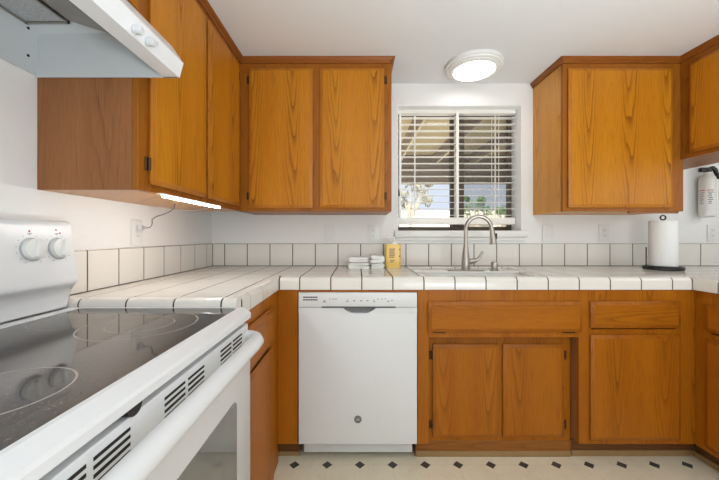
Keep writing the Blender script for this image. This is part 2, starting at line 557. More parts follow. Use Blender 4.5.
plant('blossom_tree', 1.55, 9.5, 3, 1, 2.1, 620, 'leaf2', 'pale blossoming tree seen through the left window pane', 'tree',
      [(-.25, 0, 2.35, .22), (.35, .1, 2.55, .26), (.05, -.1, 2.75, .30), (.5, 0, 2.2, .2), (-.1, .2, 2.05, .2), (.6, .1, 2.75, .16)])
plant('garden_bush', 4.05, 11.2, 2.4, 1, 1.5, 620, 'leaf', 'larger green bush seen through the right window pane', 'bush',
      [(-.3, 0, 2.05, .26), (.15, .1, 2.2, .3), (.5, 0, 2.0, .24), (.3, 0, 2.42, .16), (-.2, 0, 2.45, .10)])
plant('garden_bush', 5.15, 11.3, 2.2, 1, 1.5, 420, 'leaf', 'smaller green bush to the right of the larger bush outside', 'bush',
      [(-.12, 0, 2.02, .2), (.15, .1, 2.08, .2), (.3, 0, 1.95, .2)])

# ------------------------------------------------------------------ window blind
bl = thing('window_blind', (.70, 2.29, WZ0), 'white horizontal slat blind hanging open in the window above the sink', 'blind')
bx0, bx1, by = WX0 + .006, WX1 - .008, 2.295
B().box(bx0, bx1, by - .028, by + .028, 2.020, 2.048, .004).build('headrail', 'blind', bl)
sl = B()
pitch = 0.0464
for i in range(16):
    z = 1.9955 - i * pitch
    n = 6
    pts = []
    for k in range(n + 1):
        u = -1 + 2 * k / n
        pts.append((by + u * .0245, z + .002 * (1 - u * u) + u * .0015))
    poly = pts + [(a, b - .0025) for a, b in reversed(pts)]
    sl.prism(poly, 'x', bx0 + .004, bx1 - .004)
sl.build('slats', 'blind', bl)
B().box(bx0, bx1, by - .024, by + .024, 1.232, 1.282, .006).build('bottom_rail', 'blind', bl)
for cx in (.975, 1.003):
    for dy in (-.026, .026):
        B().box(cx - .0016, cx + .0016, by + dy - .001, by + dy + .001, 1.28, 2.02).build('ladder_cord', 'blind', bl)
for dy in (-.027, .027):
    B().box(.701, .719, by + dy - .0008, by + dy + .0008, 1.28, 2.02).build('ladder_tape', 'blind', bl)
    B().box(.297, .311, by + dy - .0008, by + dy + .0008, 1.28, 2.02).build('ladder_tape', 'blind', bl)
B().cyl((.405, by - .034, 2.0), (.405, by - .034, 1.30), .005, seg=10).build('tilt_wand', 'blind', bl)
B().cyl((.292, by - .036, 2.0), (.292, by - .036, 1.48), .0015, seg=6).lathe((.292, by - .036, 1.43), [(.003, 0), (.008, .004), (.007, .03), (.003, .055)], seg=12).build('cord_tassel', 'black', bl)

# ------------------------------------------------------------------ tiled worktop
P = 0.155
GX = [0.3315 + P * k for k in range(-12, 18)]
GY = [1.173 + P * j for j in range(-8, 10)]
NX0, NX1, NY, NYL = -.3925, 1.673, 1.594, 1.038   # nosing faces
NW = .051
YBS, XBS = 2.185, -.991
ZT, ZN = .945, .8817
YF0 = 1.603
XE, YE = 2.56, .55
SX0, SX1, SY0, SY1 = .318, 1.004, 1.645, 2.105      # sink cut-out
ct = thing('worktop', (0, 1.9, ZN), 'white tiled U-shaped worktop with brown grout and rounded tile nosing', 'worktop')
rects = [(XBS, NX0 - NW, NYL + NW, YBS), (NX0 - NW, SX0, NY + NW, YBS), (SX0, SX1, SY1 + .02, YBS), (SX1, NX1 + NW, NY + NW, YBS), (NX1 + NW, XE, YE, YBS)]
g = .0029
gy_ = .0011
db = B()
for (a, b, c, d) in rects:
    xs = sorted([a] + [x for x in GX if a + .012 < x < b - .012] + [b])
    ys = sorted([c] + [y for y in GY if c + .012 < y < d - .012] + [d])
    for x0, x1 in zip(xs, xs[1:]):
        for y0, y1 in zip(ys, ys[1:]):
            db.box(x0 + g, x1 - g, y0 + gy_, y1 - gy_, ZT - .009, ZT, .0007, 1)
# quarter-round trim around the sink
def seg_list(a, b, grid):
    return sorted([a] + [x for x in grid if a + .015 < x < b - .015] + [b])
def nose(b, axis, a0, a1, back, face, sgn, ztop, zbot, r=.020):
    """Rounded edge tile running along axis from a0 to a1; its face lies at `face`, its back edge at `back`."""
    pts = [(back, zbot), (face, zbot)]
    for k in range(7):
        t = math.pi / 2 * k / 6
        pts.append((face - sgn * r * (1 - math.cos(t)), ztop - r + r * math.sin(t)))
    pts.append((back, ztop))
    b.prism(pts, axis, a0 + g, a1 - g)
xs = seg_list(SX0, SX1, GX)
for x0, x1 in zip(xs, xs[1:]):
    nose(db, 'x', x0, x1, SY1 + .02 - g, SY1 - .004, -1, ZT + .002, ZT - .012, .012)
ys = seg_list(SY0, SY1 + .016, GY)
for y0, y1 in zip(ys, ys[1:]):
    nose(db, 'y', y0, y1, SX1 - .001, SX1 - .022, -1, ZT + .0025, ZT - .012, .012)
    nose(db, 'y', y0, y1, SX0 + .001, SX0 + .022, 1, ZT + .0025, ZT - .012, .012)
db.build('countertop_tiles', 'tile', ct)
nb = B()
xs = seg_list(NX0 + .003, NX1 - .003, GX)
for x0, x1 in zip(xs, xs[1:]):
    nose(nb, 'x', x0, x1, NY + NW - g, NY, -1, ZT, ZN)
ys = seg_list(NYL + NW, NY + NW, GY)
for y0, y1 in zip(ys, ys[1:]):
    nose(nb, 'y', y0, y1, NX0 - NW + g, NX0, 1, ZT, ZN)
ys = seg_list(YE, NY + NW, GY)
for y0, y1 in zip(ys, ys[1:]):
    nose(nb, 'y', y0, y1, NX1 + NW - g, NX1, -1, ZT, ZN)
xs = seg_list(XBS, NX0, GX)
for x0, x1 in zip(xs, xs[1:]):
    nose(nb, 'x', x0, x1, NYL + NW - g, NYL, -1, ZT, ZN)
nb.build('nosing_tiles', 'tile', ct)
gb = B()
for (a, b, c, d) in rects:
    gb.box(a, b, c, d, ZT - .03, ZT - .0004)
q = .0015
gp = .012
def gnose(axis, a0, a1, back, face, sgn):
    nose(gb, axis, a0, a1, back, face - sgn * q, sgn, ZT - q, ZN + q, .019)
gnose('x', NX0 - .004, NX1 + .004, NY + NW, NY, -1)
gnose('y', NYL + NW, NY + NW, NX0 - NW, NX0, 1)
gnose('y', YE, NY + NW, NX1 + NW, NX1, -1)
gnose('x', XBS, NX0 - .004, NYL + NW, NYL, -1)
gb.box(SX0, SX1, SY1 - .003, SY1 + .02, ZT - .012, ZT - .006).box(SX1 - .021, SX1, SY0, SY1, ZT - .012, ZT - .006).box(SX0, SX0 + .021, SY0, SY1, ZT - .012, ZT - .006)
gb.build('grout', 'grout', ct)

struct(B().box(-.2995, .3022, YF0, YF0 + .02, .870, ZN - .0005).build('trim_4', 'oak_low_h'))
bs = thing('backsplash', (0, 2.19, ZT), 'single row of white tiles standing along the walls behind the worktop', 'backsplash')
bb = B()
ZS = 1.100
def bsp(axis, a0, a1, wallc, face, grid):
    xs = seg_list(a0, a1, grid)
    sgn = 1 if face > wallc else -1
    for x0, x1 in zip(xs, xs[1:]):
        nose(bb, axis, x0, x1, wallc, face, sgn, ZS, ZT + .003, .009)
bsp('x', XBS, XE + .04, YB - .001, YBS, GX)
bsp('y', NYL, YBS, XL + .001, XBS, GY)
bb.build('backsplash_tiles', 'tile', bs)
g2 = B()
g2.box(XL + .0007, XE + .04, YBS + .0012, YB - .0007, ZT, ZS - .003).box(XL + .0007, XBS - .0012, NYL + .002, YBS + .0012, ZT, ZS - .003)
g2.build('grout', 'grout', bs)

# ------------------------------------------------------------------ sink + tap
sk = thing('kitchen_sink', (.66, 1.86, .70), 'white porcelain sink set into the tiled worktop below the window', 'sink')
sb = B()
sx0, sx1, sy0, sy1 = SX0 + .023, SX1 - .023, SY0 + .002, SY1 - .006
zr = .939
sb.box(sx0, sx1, sy1 - .20, sy1, zr - .012, zr, .003)
sb.box(sx0, sx1, sy0, sy0 + .018, zr - .012, zr + .002, .003)
sb.box(sx0, sx0 + .025, sy0 + .018, sy1 - .20, zr - .012, zr, .003).box(sx1 - .025, sx1, sy0 + .018, sy1 - .20, zr - .012, zr, .003)
bx_ = (sx0 + .018, sx1 - .018, sy0 + .012, sy1 - .192)
sb.box(bx_[0], bx_[0] + .008, bx_[2], bx_[3], .76, zr - .012).box(bx_[1] - .008, bx_[1], bx_[2], bx_[3], .76, zr - .012)
sb.box(bx_[0], bx_[1], bx_[2], bx_[2] + .006, .76, zr - .012).box(bx_[0], bx_[1], bx_[3] - .006, bx_[3], .76, zr - .012)
sb.box(bx_[0], bx_[1], bx_[2], bx_[3], .75, .762)
sb.build('sink_bowl', 'sink', sk)
B().lathe((.66, 1.76, .762), [(.045, 0), (.045, .003), (.03, .004)]).build('drain', 'steel', sk)

fx, fy, fz = .655, 1.935, zr
fa = thing('kitchen_tap', (fx, fy, fz), 'brushed nickel gooseneck pull-down tap with side lever on the sink', 'tap')
fb = B()
pl = []
for s_, cxx in ((1, fx + .085), (-1, fx - .085)):
    for k in range(13):
        a = -math.pi / 2 + math.pi * k / 12 if s_ == 1 else math.pi / 2 + math.pi * k / 12
        pl.append((cxx + .028 * math.cos(a), fy + .028 * math.sin(a)))
fb.prism(pl, 'z', fz, fz + .007, .002, 1).build('base_plate', 'steel', fa)
B().lathe((fx, fy, fz + .007), [(.026, 0), (.0255, .02), (.0235, .07), (.018, .11), (.0135, .14), (.0125, .15)]).build('tap_body', 'steel', fa)
pts = [(fx, fy, fz + .15), (fx, fy, fz + .235)]
rad = .077
dirx, diry = .995, -.08
for k in range(1, 17):
    a = math.pi * k / 16 * .97
    u = rad * (1 - math.cos(a))
    pts.append((fx + u * dirx, fy + u * diry, fz + .245 + rad * 1.1 * math.sin(a)))
B().tube(pts, .0118, 14).build('spout', 'steel', fa)
e = Vector(pts[-1])
sp = B()
sp.lathe(e + Vector((.0, 0, .004)), [(.0125, 0), (.0135, .01), (.0185, .075), (.021, .092), (.018, .096)], (.10, -.02, -1), 18)
spo = sp.build('spray_head', 'steel', fa)
B().box(e.x + .022, e.x + .030, e.y - .008, e.y + .008, e.z - .062, e.z - .026, .003).build('spray_button', 'black', spo)
lv = B()
lv.cyl((fx + .018, fy, fz + .055), (fx + .060, fy, fz + .062), .017, .015, 16)
lv.tube([(fx + .060, fy, fz + .062), (fx + .078, fy - .004, fz + .074), (fx + .100, fy - .010, fz + .118)], [.012, .009, .0075], 10)
lv.build('lever', 'steel', fa)
ag = thing('air_gap_cap', (.835, 1.95, zr), 'small brushed nickel cap on the sink deck right of the tap', 'air gap')
B().lathe((.835, 1.95, zr), [(.027, 0), (.027, .006), (.020, .008), (.020, .042), (.017, .052), (.008, .056)], seg=20).build('cap', 'steel', ag)

# ------------------------------------------------------------------ cabinets
ZB0, ZB1 = 1.295, 2.165     # wall cabinets
DT = .019
def hinge(parent, axis, face, sgn, u, z, d=1):
    b = B()
    if axis == 'y':
        b.box(u - .007, u + .007, min(face, face + sgn * .006), max(face, face + sgn * .006), z - .022, z + .022, .002, 1)
        b.cyl((u + d * .006, face + sgn * .009, z - .02), (u + d * .006, face + sgn * .009, z + .02), .005, seg=10)
    else:
        b.box(min(face, face + sgn * .006), max(face, face + sgn * .006), u - .007, u + .007, z - .022, z + .022, .002, 1)
        b.cyl((face + sgn * .009, u + d * .006, z - .02), (face + sgn * .009, u + d * .006, z + .02), .005, seg=10)
    b.build('hinge', 'bronze', parent)

def crown_poly(face, sgn):
    return [(face, ZB1 - .002), (face + sgn * .007, ZB1 - .002), (face + sgn * .009, ZB1 + .010), (face + sgn * .017, ZB1 + .018), (face + sgn * .020, ZC - .0005), (face, ZC - .0005)]

def frame_boxes(b, axis, face, sgn, u0, u1, z0, z1, stiles, rails, th=.019, e=.0015):
    lo, hi = sorted((face, face - sgn * th))
    def bx(a, c, z_a, z_c):
        if axis == 'y':
            b.box(a, c, lo, hi, z_a, z_c, e, 1)
        else:
            b.box(lo, hi, a, c, z_a, z_c, e, 1)
    for a, c in stiles:
        bx(a, c, z0, z1)
    gaps = sorted(stiles)
    for (p0, p1), (q0, q1) in zip(gaps, gaps[1:]):
        for a, c in rails:
            bx(p1, q0, a, c)

# left wall cabinet (tall doors) -------------------------------------
XF = -.687
lw = thing('wall_cabinet', (-.85, 1.44, ZB0), 'long honey oak wall cabinet on the left wall beside the range hood', 'wall cabinet')
B().box(XL + .001, XF - .019, 1.0, 1.012, ZB0, ZB1).build('side_panel', 'brown_panel', lw)
B().box(XL + .001, XF - .019, 1.012, 1.876, ZB0 + .013, ZB0 + .016).box(XL + .001, XF - .019, 1.012, 1.876, ZB1 - .012, ZB1).box(XL + .001, XL + .006, 1.012, 1.876, ZB0 + .012, ZB1 - .012).build('carcass', 'brown_panel', lw)
B().box(XL + .001, XF - .019, 1.012, 1.876, ZB0, ZB0 + .012).build('bottom_panel', 'oak_bottom', lw)
fb = B()
frame_boxes(fb, 'x', XF, 1, 1.0, 1.876, ZB0, ZB1, [(1.0, 1.062), (1.40, 1.46), (1.815, 1.876)], [(ZB0, ZB0 + .045), (ZB1 - .055, ZB1)])
fb.build('face_frame', 'oak_frame', lw)
for (a, c, hs) in ((1.046, 1.428, 1.036), (1.446, 1.822, 1.832)):
    d = B().slab('x', 1, XF, DT, a, c, 1.320, 2.130).build('door', 'oak', lw)
    for z in (1.385, 2.065):
        hinge(d, 'x', XF, 1, hs, z, 1 if hs < a else -1)
B().prism(crown_poly(XF, 1), 'y', 1.0, 1.876).build('crown_moulding', 'crown', lw)

# cabinet over the hood
hc = thing('wall_cabinet', (-.85, .62, 1.825), 'short oak wall cabinet directly above the white range hood', 'wall cabinet')
B().box(XL + .001, XF - .019, .24, .998, 1.825, ZB1).build('carcass', 'brown_panel', hc)
fb = B()
frame_boxes(fb, 'x', XF, 1, .24, .998, 1.825, ZB1, [(.24, .285), (.60, .64), (.953, .998)], [(1.825, 1.86), (ZB1 - .055, ZB1)])
fb.build('face_frame', 'oak_frame', hc)
for (a, c) in ((.262, .614), (.626, .984)):
    B().slab('x', 1, XF, DT, a, c, 1.847, 2.130).build('door', 'oak', hc)
B().prism(crown_poly(XF, 1), 'y', .24, .998).build('crown_moulding', 'crown', hc)

# back left wall cabinet ----------------------------------------------
YU = 1.878
bw = thing('wall_cabinet', (-.24, 2.03, ZB0), 'two-door honey oak wall cabinet on the back wall left of the window', 'wall cabinet')
B().box(XF - .02, .1995, YU + .019, YB - .001, ZB0, ZB1).build('carcass', 'oak_frame', bw)
fb = B()
frame_boxes(fb, 'y', YU, -1, XF, .2, ZB0, ZB1, [(XF - .018, -.622), (-.272, -.208), (.145, .2)], [(ZB0, ZB0 + .045), (ZB1 - .055, ZB1)])
fb.build('face_frame', 'oak_frame', bw)
for (a, c, hx, hd) in ((-.634, -.262, -.642, 1), (-.219, .157, .166, -1)):
    d = B().slab('y', -1, YU, DT, a, c, 1.315, 2.130).build('door', 'oak', bw)
    for z in (1.385, 2.065):
        hinge(d, 'y', YU, -1, hx, z, hd)
cb = B().prism(crown_poly(YU, -1), 'x', XF + .001, .2)
cb.prism(crown_poly(.2, 1), 'y', YU - .020, YB - .001)
cb.build('crown_moulding', 'crown', bw)

# back right wall cabinet -----------------------------------------------
rw = thing('wall_cabinet', (1.55, 2.03, ZB0), 'single-door honey oak wall cabinet on the back wall right of the window', 'wall cabinet')
B().box(1.206, 1.896, YU + .019, YB - .001, ZB0, ZB1).build('carcass', 'oak_lit_side', rw)
fb = B()
frame_boxes(fb, 'y', YU, -1, 1.206, 1.896, ZB0, ZB1, [(1.206, 1.252), (1.822, 1.9155)], [(ZB0, ZB0 + .045), (ZB1 - .055, ZB1)])
fb.build('face_frame', 'oak_frame', rw)
B().slab('y', -1, YU, DT, 1.232, 1.840, 1.316, 2.130).build('door', 'oak', rw)
cb = B().prism(crown_poly(YU, -1), 'x', 1.206, 1.896)
cb.prism(crown_poly(1.206, -1), 'y', YU - .020, YB - .001)
cb.build('crown_moulding', 'crown', rw)
B().box(1.60, 1.893, YU + .004, YU + .02, ZB0 - .012, ZB0, .002).build('light_rail', 'brown_panel', rw)

# right hanging cabinets -----------------------------------------------
XR0 = 1.897
hg = thing('wall_cabinet', (2.05, 1.2, 1.597), 'short oak cabinet hanging at the right edge above the fire extinguisher', 'wall cabinet')
B().box(XR0 + .019, 2.20, .45, YB - .001, 1.597, ZB1).build('carcass', 'brown_panel', hg)
fb = B()
frame_boxes(fb, 'x', XR0, -1, .45, YU, 1.597, ZB1, [(.45, .50), (1.10, 1.15), (1.78, YU - .0005)], [(1.597, 1.642), (ZB1 - .055, ZB1)])
fb.build('face_frame', 'oak_frame', hg)
for (a, c) in ((.48, 1.115), (1.135, 1.815)):
    B().slab('x', -1, XR0, DT, a, c, 1.620, 2.130).build('door', 'oak', hg)
B().prism(crown_poly(XR0, -1), 'y', .45, YU - .001).build('crown_moulding', 'crown', hg)

# base cabinets ---------------------------------------------------------
XLF, YF_, XRF = -.403, 1.605, 1.693
ZTOP = ZN - .0005
TZ = .105
lb = thing('base_cabinet', (-.7, 1.3, 0), 'oak base cabinet between the range and the dishwasher corner', 'base cabinet')
B().box(XL + .001, XLF - .019, 1.052, YB - .001, 0, ZTOP).build('carcass', 'brown_panel', lb)
fb = B()
frame_boxes(fb, 'x', XLF, 1, 1.052, YF_, 0, ZTOP, [(1.052, 1.10), (1.47, YF_ + .02)], [(0.0, .125), (.64, .672), (.815, ZTOP)])
fb.build('face_frame', 'oak_low', lb)
B().slab('x', 1, XLF, .018, 1.085, 1.487, .657, .822).build('drawer', 'oak_low_h', lb)
B().slab('x', 1, XLF, .018, 1.085, 1.487, .02, .640).build('door', 'oak_low', lb)
B().box(XLF + .0005, -.300, YF_, YF_ + .019, TZ, ZTOP, .001, 1).build('filler_panel', 'oak_low', lb)
B().box(XLF - .01, -.300, YF_ + .070, YF_ + .085, .022, TZ).build('toe_kick', 'kick', lb)
B().box(XLF - .01, -.300, YF_ + .066, YF_ + .0685, 0, .024).build('toe_base', 'vinylbase', lb)

# dishwasher
dw = thing('dishwasher', (0, 1.85, 0), 'white built-in dishwasher with a pocket handle under the worktop', 'dishwasher')
DX0, DX1, DY = -.294, .2972, 1.592
B().box(DX0 + .012, DX1 - .008, DY + .03, 2.17, .112, .868).box(DX0 + .012, DX1 - .008, DY + .10, 2.17, .02, .112).build('tub', 'dark', dw)
dd = B()
# door with a scooped pocket at its top edge
ZD0, ZD1, ZS_ = .112, .868, .795
dd.box(DX0, DX1, DY, DY + .028, ZD0, ZS_ - .03, .004)
px0, px1 = -.070, .090
dd.box(DX0, px0, DY + .0005, DY + .028, ZS_ - .034, ZS_ - .002).box(px1, DX1, DY + .0005, DY + .028, ZS_ - .034, ZS_ - .002)
n = 14
poly = [(px0, ZS_ - .034), (px1, ZS_ - .034), (px1, ZS_ - .006)]
for k in range(n + 1):
    u = 1 - 2 * k / n
    poly.append(((px0 + px1) / 2 + u * (px1 - px0) / 2, ZS_ - .006 - .034 * (max(0, 1 - abs(u) ** 2.6)) * .8))
poly.append((px0, ZS_ - .006))
dd.prism(poly[:3] + poly[3:-1], 'y', DY + .0005, DY + .028)
dd.build('door', 'white', dw)
B().box(px0 - .01, px1 + .01, DY + .021, DY + .0285, ZS_ - .04, ZS_ - .001).build('handle_pocket', 'pocket', dw)
cp = B().box(DX0, DX1, DY, DY + .028, ZS_, ZD1, .003).build('control_panel', 'white', dw)
B().box(-.178, .190, DY - .0012, DY + .01, ZS_ - .0035, ZS_ + .004).build('display_strip', 'ink', cp)
vb = B()
for r_ in range(2):
    for k in range(6):
        vb.box(-.271 + k * .0122, -.2605 + k * .0122, DY - .0006, DY + .002, .829 + r_ * .013, .835 + r_ * .013)
vb.build('vent_slots', 'dark', cp)
for k, (x, z, w_, h_) in enumerate([(-.165, .822, .014, .004), (-.165, .829, .010, .002), (-.137, .837, .003, .007), (-.121, .836, .009, .003), (-.108, .836, .009, .003), (-.048, .834, .003, .004), (-.05, .825, .013, .003), (-.016, .827, .010, .004), (.018, .827, .010, .004), (.05, .828, .010, .004), (.082, .832, .004, .004), (.083, .824, .012, .003), (.102, .836, .003, .006), (.121, .836, .008, .003), (.138, .837, .006, .003), (.152, .825, .012, .003), (.172, .829, .009, .003)]):
    B().box(x - w_ / 2, x + w_ / 2, DY - .0006, DY + .002, z - h_ / 2, z + h_ / 2).build('control_symbol', 'ink', cp)
bd = B().lathe((0.002, DY, .237), [(.0185, -.001), (.0185, .0025), (.0165, .0035)], (0, -1, 0), 28).build('badge', 'ink', dw)
bq = B()
def badge_ring(r0, r1):
    vs = []
    for k in range(32):
        a = 2 * math.pi * k / 32
        vs.append([bq.bm.verts.new((.002 + r * math.cos(a), DY - y_, .237 + r * math.sin(a))) for r, y_ in ((r0, .0035), (r0, .0042), (r1, .0042), (r1, .0035))])
    for k in range(32):
        a, b = vs[k], vs[(k + 1) % 32]
        for i in range(4):
            bq.bm.faces.new((a[i], a[(i + 1) % 4], b[(i + 1) % 4], b[i]))
badge_ring(.0135, .0150)
bq.build('badge_ring', 'steel', bd)
text('badge_letters', 'GE', .014, (.002, DY - .0042, .237), (R(90), 0, 0), 'plastic', bd)
B().box(DX0 + .015, DX1 - .012, DY + .075, DY + .09, .022, .105, .002).build('kick_plate', 'white', dw)

# sink base
sbx0, sbx1 = .3025, 1.157
sc_ = thing('base_cabinet', (.73, 1.9, 0), 'oak sink base cabinet with recessed double doors right of the dishwasher', 'base cabinet')
RY = 1.668
cb = B()
cb.box(sbx0, sbx0 + .016, RY + .02, YB - .002, 0, .74).box(sbx1 - .016, sbx1 - .001, YF_ + .02, YB - .002, TZ, .74).box(sbx0 + .016, sbx1 - .016, RY + .02, YB - .002, .10, .115)
cb.box(1.112, 1.118, YF_ + .019, RY, TZ, .638)
cb.build('carcass', 'brown_panel', sc_)
fb = B()
frame_boxes(fb, 'y', YF_, -1, sbx0, sbx1, TZ, ZTOP, [(sbx0, .358), (1.112, sbx1)], [(.640, .680), (.815, ZTOP)])
fb.box(.358, 1.112, YF_ + .012, YF_ + .019, .68, .815)
fb.build('face_frame', 'oak_low', sc_)
B().slab('y', -1, YF_, .018, .352, 1.122, .672, .823).build('drawer', 'oak_low_h', sc_).name = 'false_drawer_front'
rf = B()
frame_boxes(rf, 'y', RY, -1, sbx0, 1.110, .03, .66, [(sbx0, .405), (.722, .768), (1.062, 1.1115)], [(.03, .118), (.575, .66)])
rf.build('recessed_frame', 'oak_low', sc_)
for (a, c, hx, hd) in ((.390, .735, .381, 1), (.754, 1.072, 1.081, -1)):
    d = B().slab('y', -1, RY, .018, a, c, .108, .588).build('door', 'oak_low', sc_)
    for z in (.17, .53):
        hinge(d, 'y', RY, -1, hx, z, hd)
for x in (.41, 1.06):
    B().box(x - .03, x + .03, YF_ - .008, YF_ - .0005, .664, .671, .001, 1).build('tilt_hinge', 'bronze', sc_)
B().box(sbx0, 1.1112, RY - .003, RY + .001, .03, .084, .001, 1).build('toe_kick', 'low_kick', sc_)
B().box(sbx0, 1.1115, RY - .0045, RY + .012, 0, .03, .001).build('toe_base', 'vinylbase', sc_)

# drawer base on the back run
db_ = thing('base_cabinet', (1.42, 1.9, 0), 'oak base cabinet with one drawer over one door right of the sink', 'base cabinet')
B().box(sbx1, XRF - .001, YF_ + .02, YB - .002, TZ, ZTOP).build('carcass', 'brown_panel', db_)
fb = B()
frame_boxes(fb, 'y', YF_, -1, sbx1, XRF, TZ, ZTOP, [(sbx1, 1.175), (1.595, XRF + .0185)], [(TZ, .145), (.648, .682), (.815, ZTOP)])
fb.build('face_frame', 'oak_low', db_)
B().slab('y', -1, YF_, .018, 1.163, 1.612, .690, .823).build('drawer', 'oak_low_h', db_)
B().slab('y', -1, YF_, .018, 1.163, 1.612, .132, .656).build('door', 'oak_low', db_)
struct(B().box(1.118, 1.76, YF_ + .070, YF_ + .085, .02, TZ).build('trim_2', 'kick'))
struct(B().box(1.118, 1.76, YF_ + .064, YF_ + .0695, 0, .03).build('baseboard_back', 'vinylbase'))

# peninsula base on the right
pn = thing('base_cabinet', (2.1, 1.1, 0), 'oak base cabinet running forward along the right edge of the kitchen', 'base cabinet')
B().box(XRF + .02, XE - .03, YE + .02, YB - .002, TZ, ZTOP).build('carcass', 'brown_panel', pn)
fb = B()
frame_boxes(fb, 'x', XRF, -1, YE + .02, YF_, TZ, ZTOP, [(YE + .02, YE + .07), (1.02, 1.07), (1.53, YF_ - .0005)], [(TZ, .145), (.648, .682), (.815, ZTOP)])
fb.build('face_frame', 'oak_low', pn)
for (a, c) in ((YE + .055, 1.035), (1.055, 1.546)):
    B().slab('x', -1, XRF, .018, a, c, .690, .823).build('drawer', 'oak_low_h', pn)
    B().slab('x', -1, XRF, .018, a, c, .132, .656).build('door', 'oak_low', pn)
struct(B().box(XRF + .070, XRF + .085, YE + .02, YF_ + .064, .02, TZ).build('trim_3', 'kick'))
struct(B().box(XRF + .064, XRF + .0695, YE + .02, YF_ + .064, 0, .03).build('baseboard_right', 'vinylbase'))

# ------------------------------------------------------------------ range
rg = thing('electric_range', (-.68, .66, 0), 'white electric range with black glass cooktop and oven door', 'range')
RY0, RY1 = .275, 1.035
B().box(-.985, -.386, RY0 + .003, RY1 - .003, .02, .8835).build('body', 'white', rg)
# cooktop trim: rails around the glass, sloping front edge
tb = B()
prof = [(-.386, .884), (-.386, .9165), (-.384, .9190), (-.374, .9195), (-.3495, .9065), (-.3455, .901), (-.3455, .886), (-.352, .8835)]
tb.prism(prof, 'y', RY0, RY1)
tb.prism([(-.386, .8835), (-.386, .9165), (-.372, .9195), (-.93, .9195), (-.93, .8835)][:1] + [(-.386, .9185), (-.93, .9185), (-.93, .8835)], 'y', RY1 - .014, RY1)
tb.prism([(-.386, .8835), (-.386, .9185), (-.93, .9185), (-.93, .8835)], 'y', RY0, RY0 + .014)
tb.box(-.93, -.887, RY0 + .014, RY1 - .014, .8835, .9185)
tb.build('cooktop_trim', 'white', rg, smooth=False)
def rrect(x0, x1, y0, y1, r, n=6):
    out = []
    for cx, cy, a0 in ((x1 - r, y1 - r, 0), (x0 + r, y1 - r, 90), (x0 + r, y0 + r, 180), (x1 - r, y0 + r, 270)):
        for k in range(n + 1):
            a = R(a0 + 90 * k / n)
            out.append((cx + r * math.cos(a), cy + r * math.sin(a)))
    return out
gt = B().prism(rrect(-.887, -.3835, RY0 + .012, RY1 - .012, .018), 'z', .886, .9190).build('glass_top', 'cooktop', rg)
for (cx, cy, rr) in ((-.565, .835, (.132, .076)), (-.775, .875, (.092,)), (-.535, .47, (.092,)), (-.775, .47, (.092,))):
    b = B()
    for r_ in rr:
        b.ring((cx, cy), r_ - .0016, r_ + .0016, .9188, .9193)
    b.build('burner_ring', 'ring', gt)
# control backguard
kb = B().prism([(-1.0, .9185), (-.935, .9185), (-.930, .985), (-.902, .998), (-.898, 1.010), (-.9225, 1.187), (-.930, 1.197), (-.985, 1.199), (-1.0, 1.19)], 'y', RY0, RY1 - .002, .008, 3)
bg_ = kb.build('backguard', 'white', rg)
ndir = Vector((.99, 0, .14)).normalized()
for (ky, kz) in ((.895, 1.112), (.975, 1.112), (.42, 1.112), (.335, 1.112)):
    fxp = -.898 - (kz - 1.010) * (.024 / .170)
    c = Vector((fxp, ky, kz))
    kn = B().lathe(c, [(.029, -.001), (.029, .004), (.0285, .014), (.026, .0155)], ndir, 32)
    # raised grip across the knob
    tdir = Vector((-.14, 0, .99)).normalized()
    sdir = Vector((0, 1, 0))
    gd = (tdir * .95 + sdir * .30).normalized()
    gs = ndir.cross(gd)
    vs = []
    for s3, hw in ((.014, .0075), (.0255, .0045)):
        for a_, b_ in ((-1, -1), (1, -1), (1, 1), (-1, 1)):
            vs.append(c + ndir * s3 + gd * a_ * .0255 + gs * b_ * hw)
    kn._hull(vs, [(3, 2, 1, 0), (4, 5, 6, 7), (0, 1, 5, 4), (1, 2, 6, 5), (2, 3, 7, 6), (3, 0, 4, 7)], .002, 1)
    ko = kn.build('knob', 'plastic', bg_)
    B().lathe(c, [(.0335, -.001), (.0335, .0015), (.031, .0022)], ndir, 32).build('knob_shadow_ring', 'knob_shadow', ko)  # thin grey disc painted as the knob's shadow ring
    tk = B()
    for k in range(13):
        a = R(-150 + 300 * k / 12)
        p = c + (tdir * math.cos(a) + sdir * math.sin(a)) * .0415 + ndir * .0004
        tk.cyl(p - ndir * .0008, p + ndir * .0003, .0011, seg=6)
    tk.build('dial_marks', 'ink', bg_)
    text('dial_lettering', 'OFF', .007, c + tdir * .0445 + ndir * .0005, (R(90 - 8), 0, R(90)), 'ink', bg_)
for (ky, kz) in ((.895, 1.1635), (.975, 1.168), (.986, 1.1585)):
    fxp = -.898 - (kz - 1.010) * (.024 / .170)
    c = Vector((fxp, ky, kz))
    B().cyl(c - ndir * .001, c + ndir * .0008, .0030, seg=10).build('indicator_dot', 'red', bg_)
B().box(-.9155, -.9115, .53, .79, 1.07, 1.16, .002).build('clock_display', 'black', bg_)
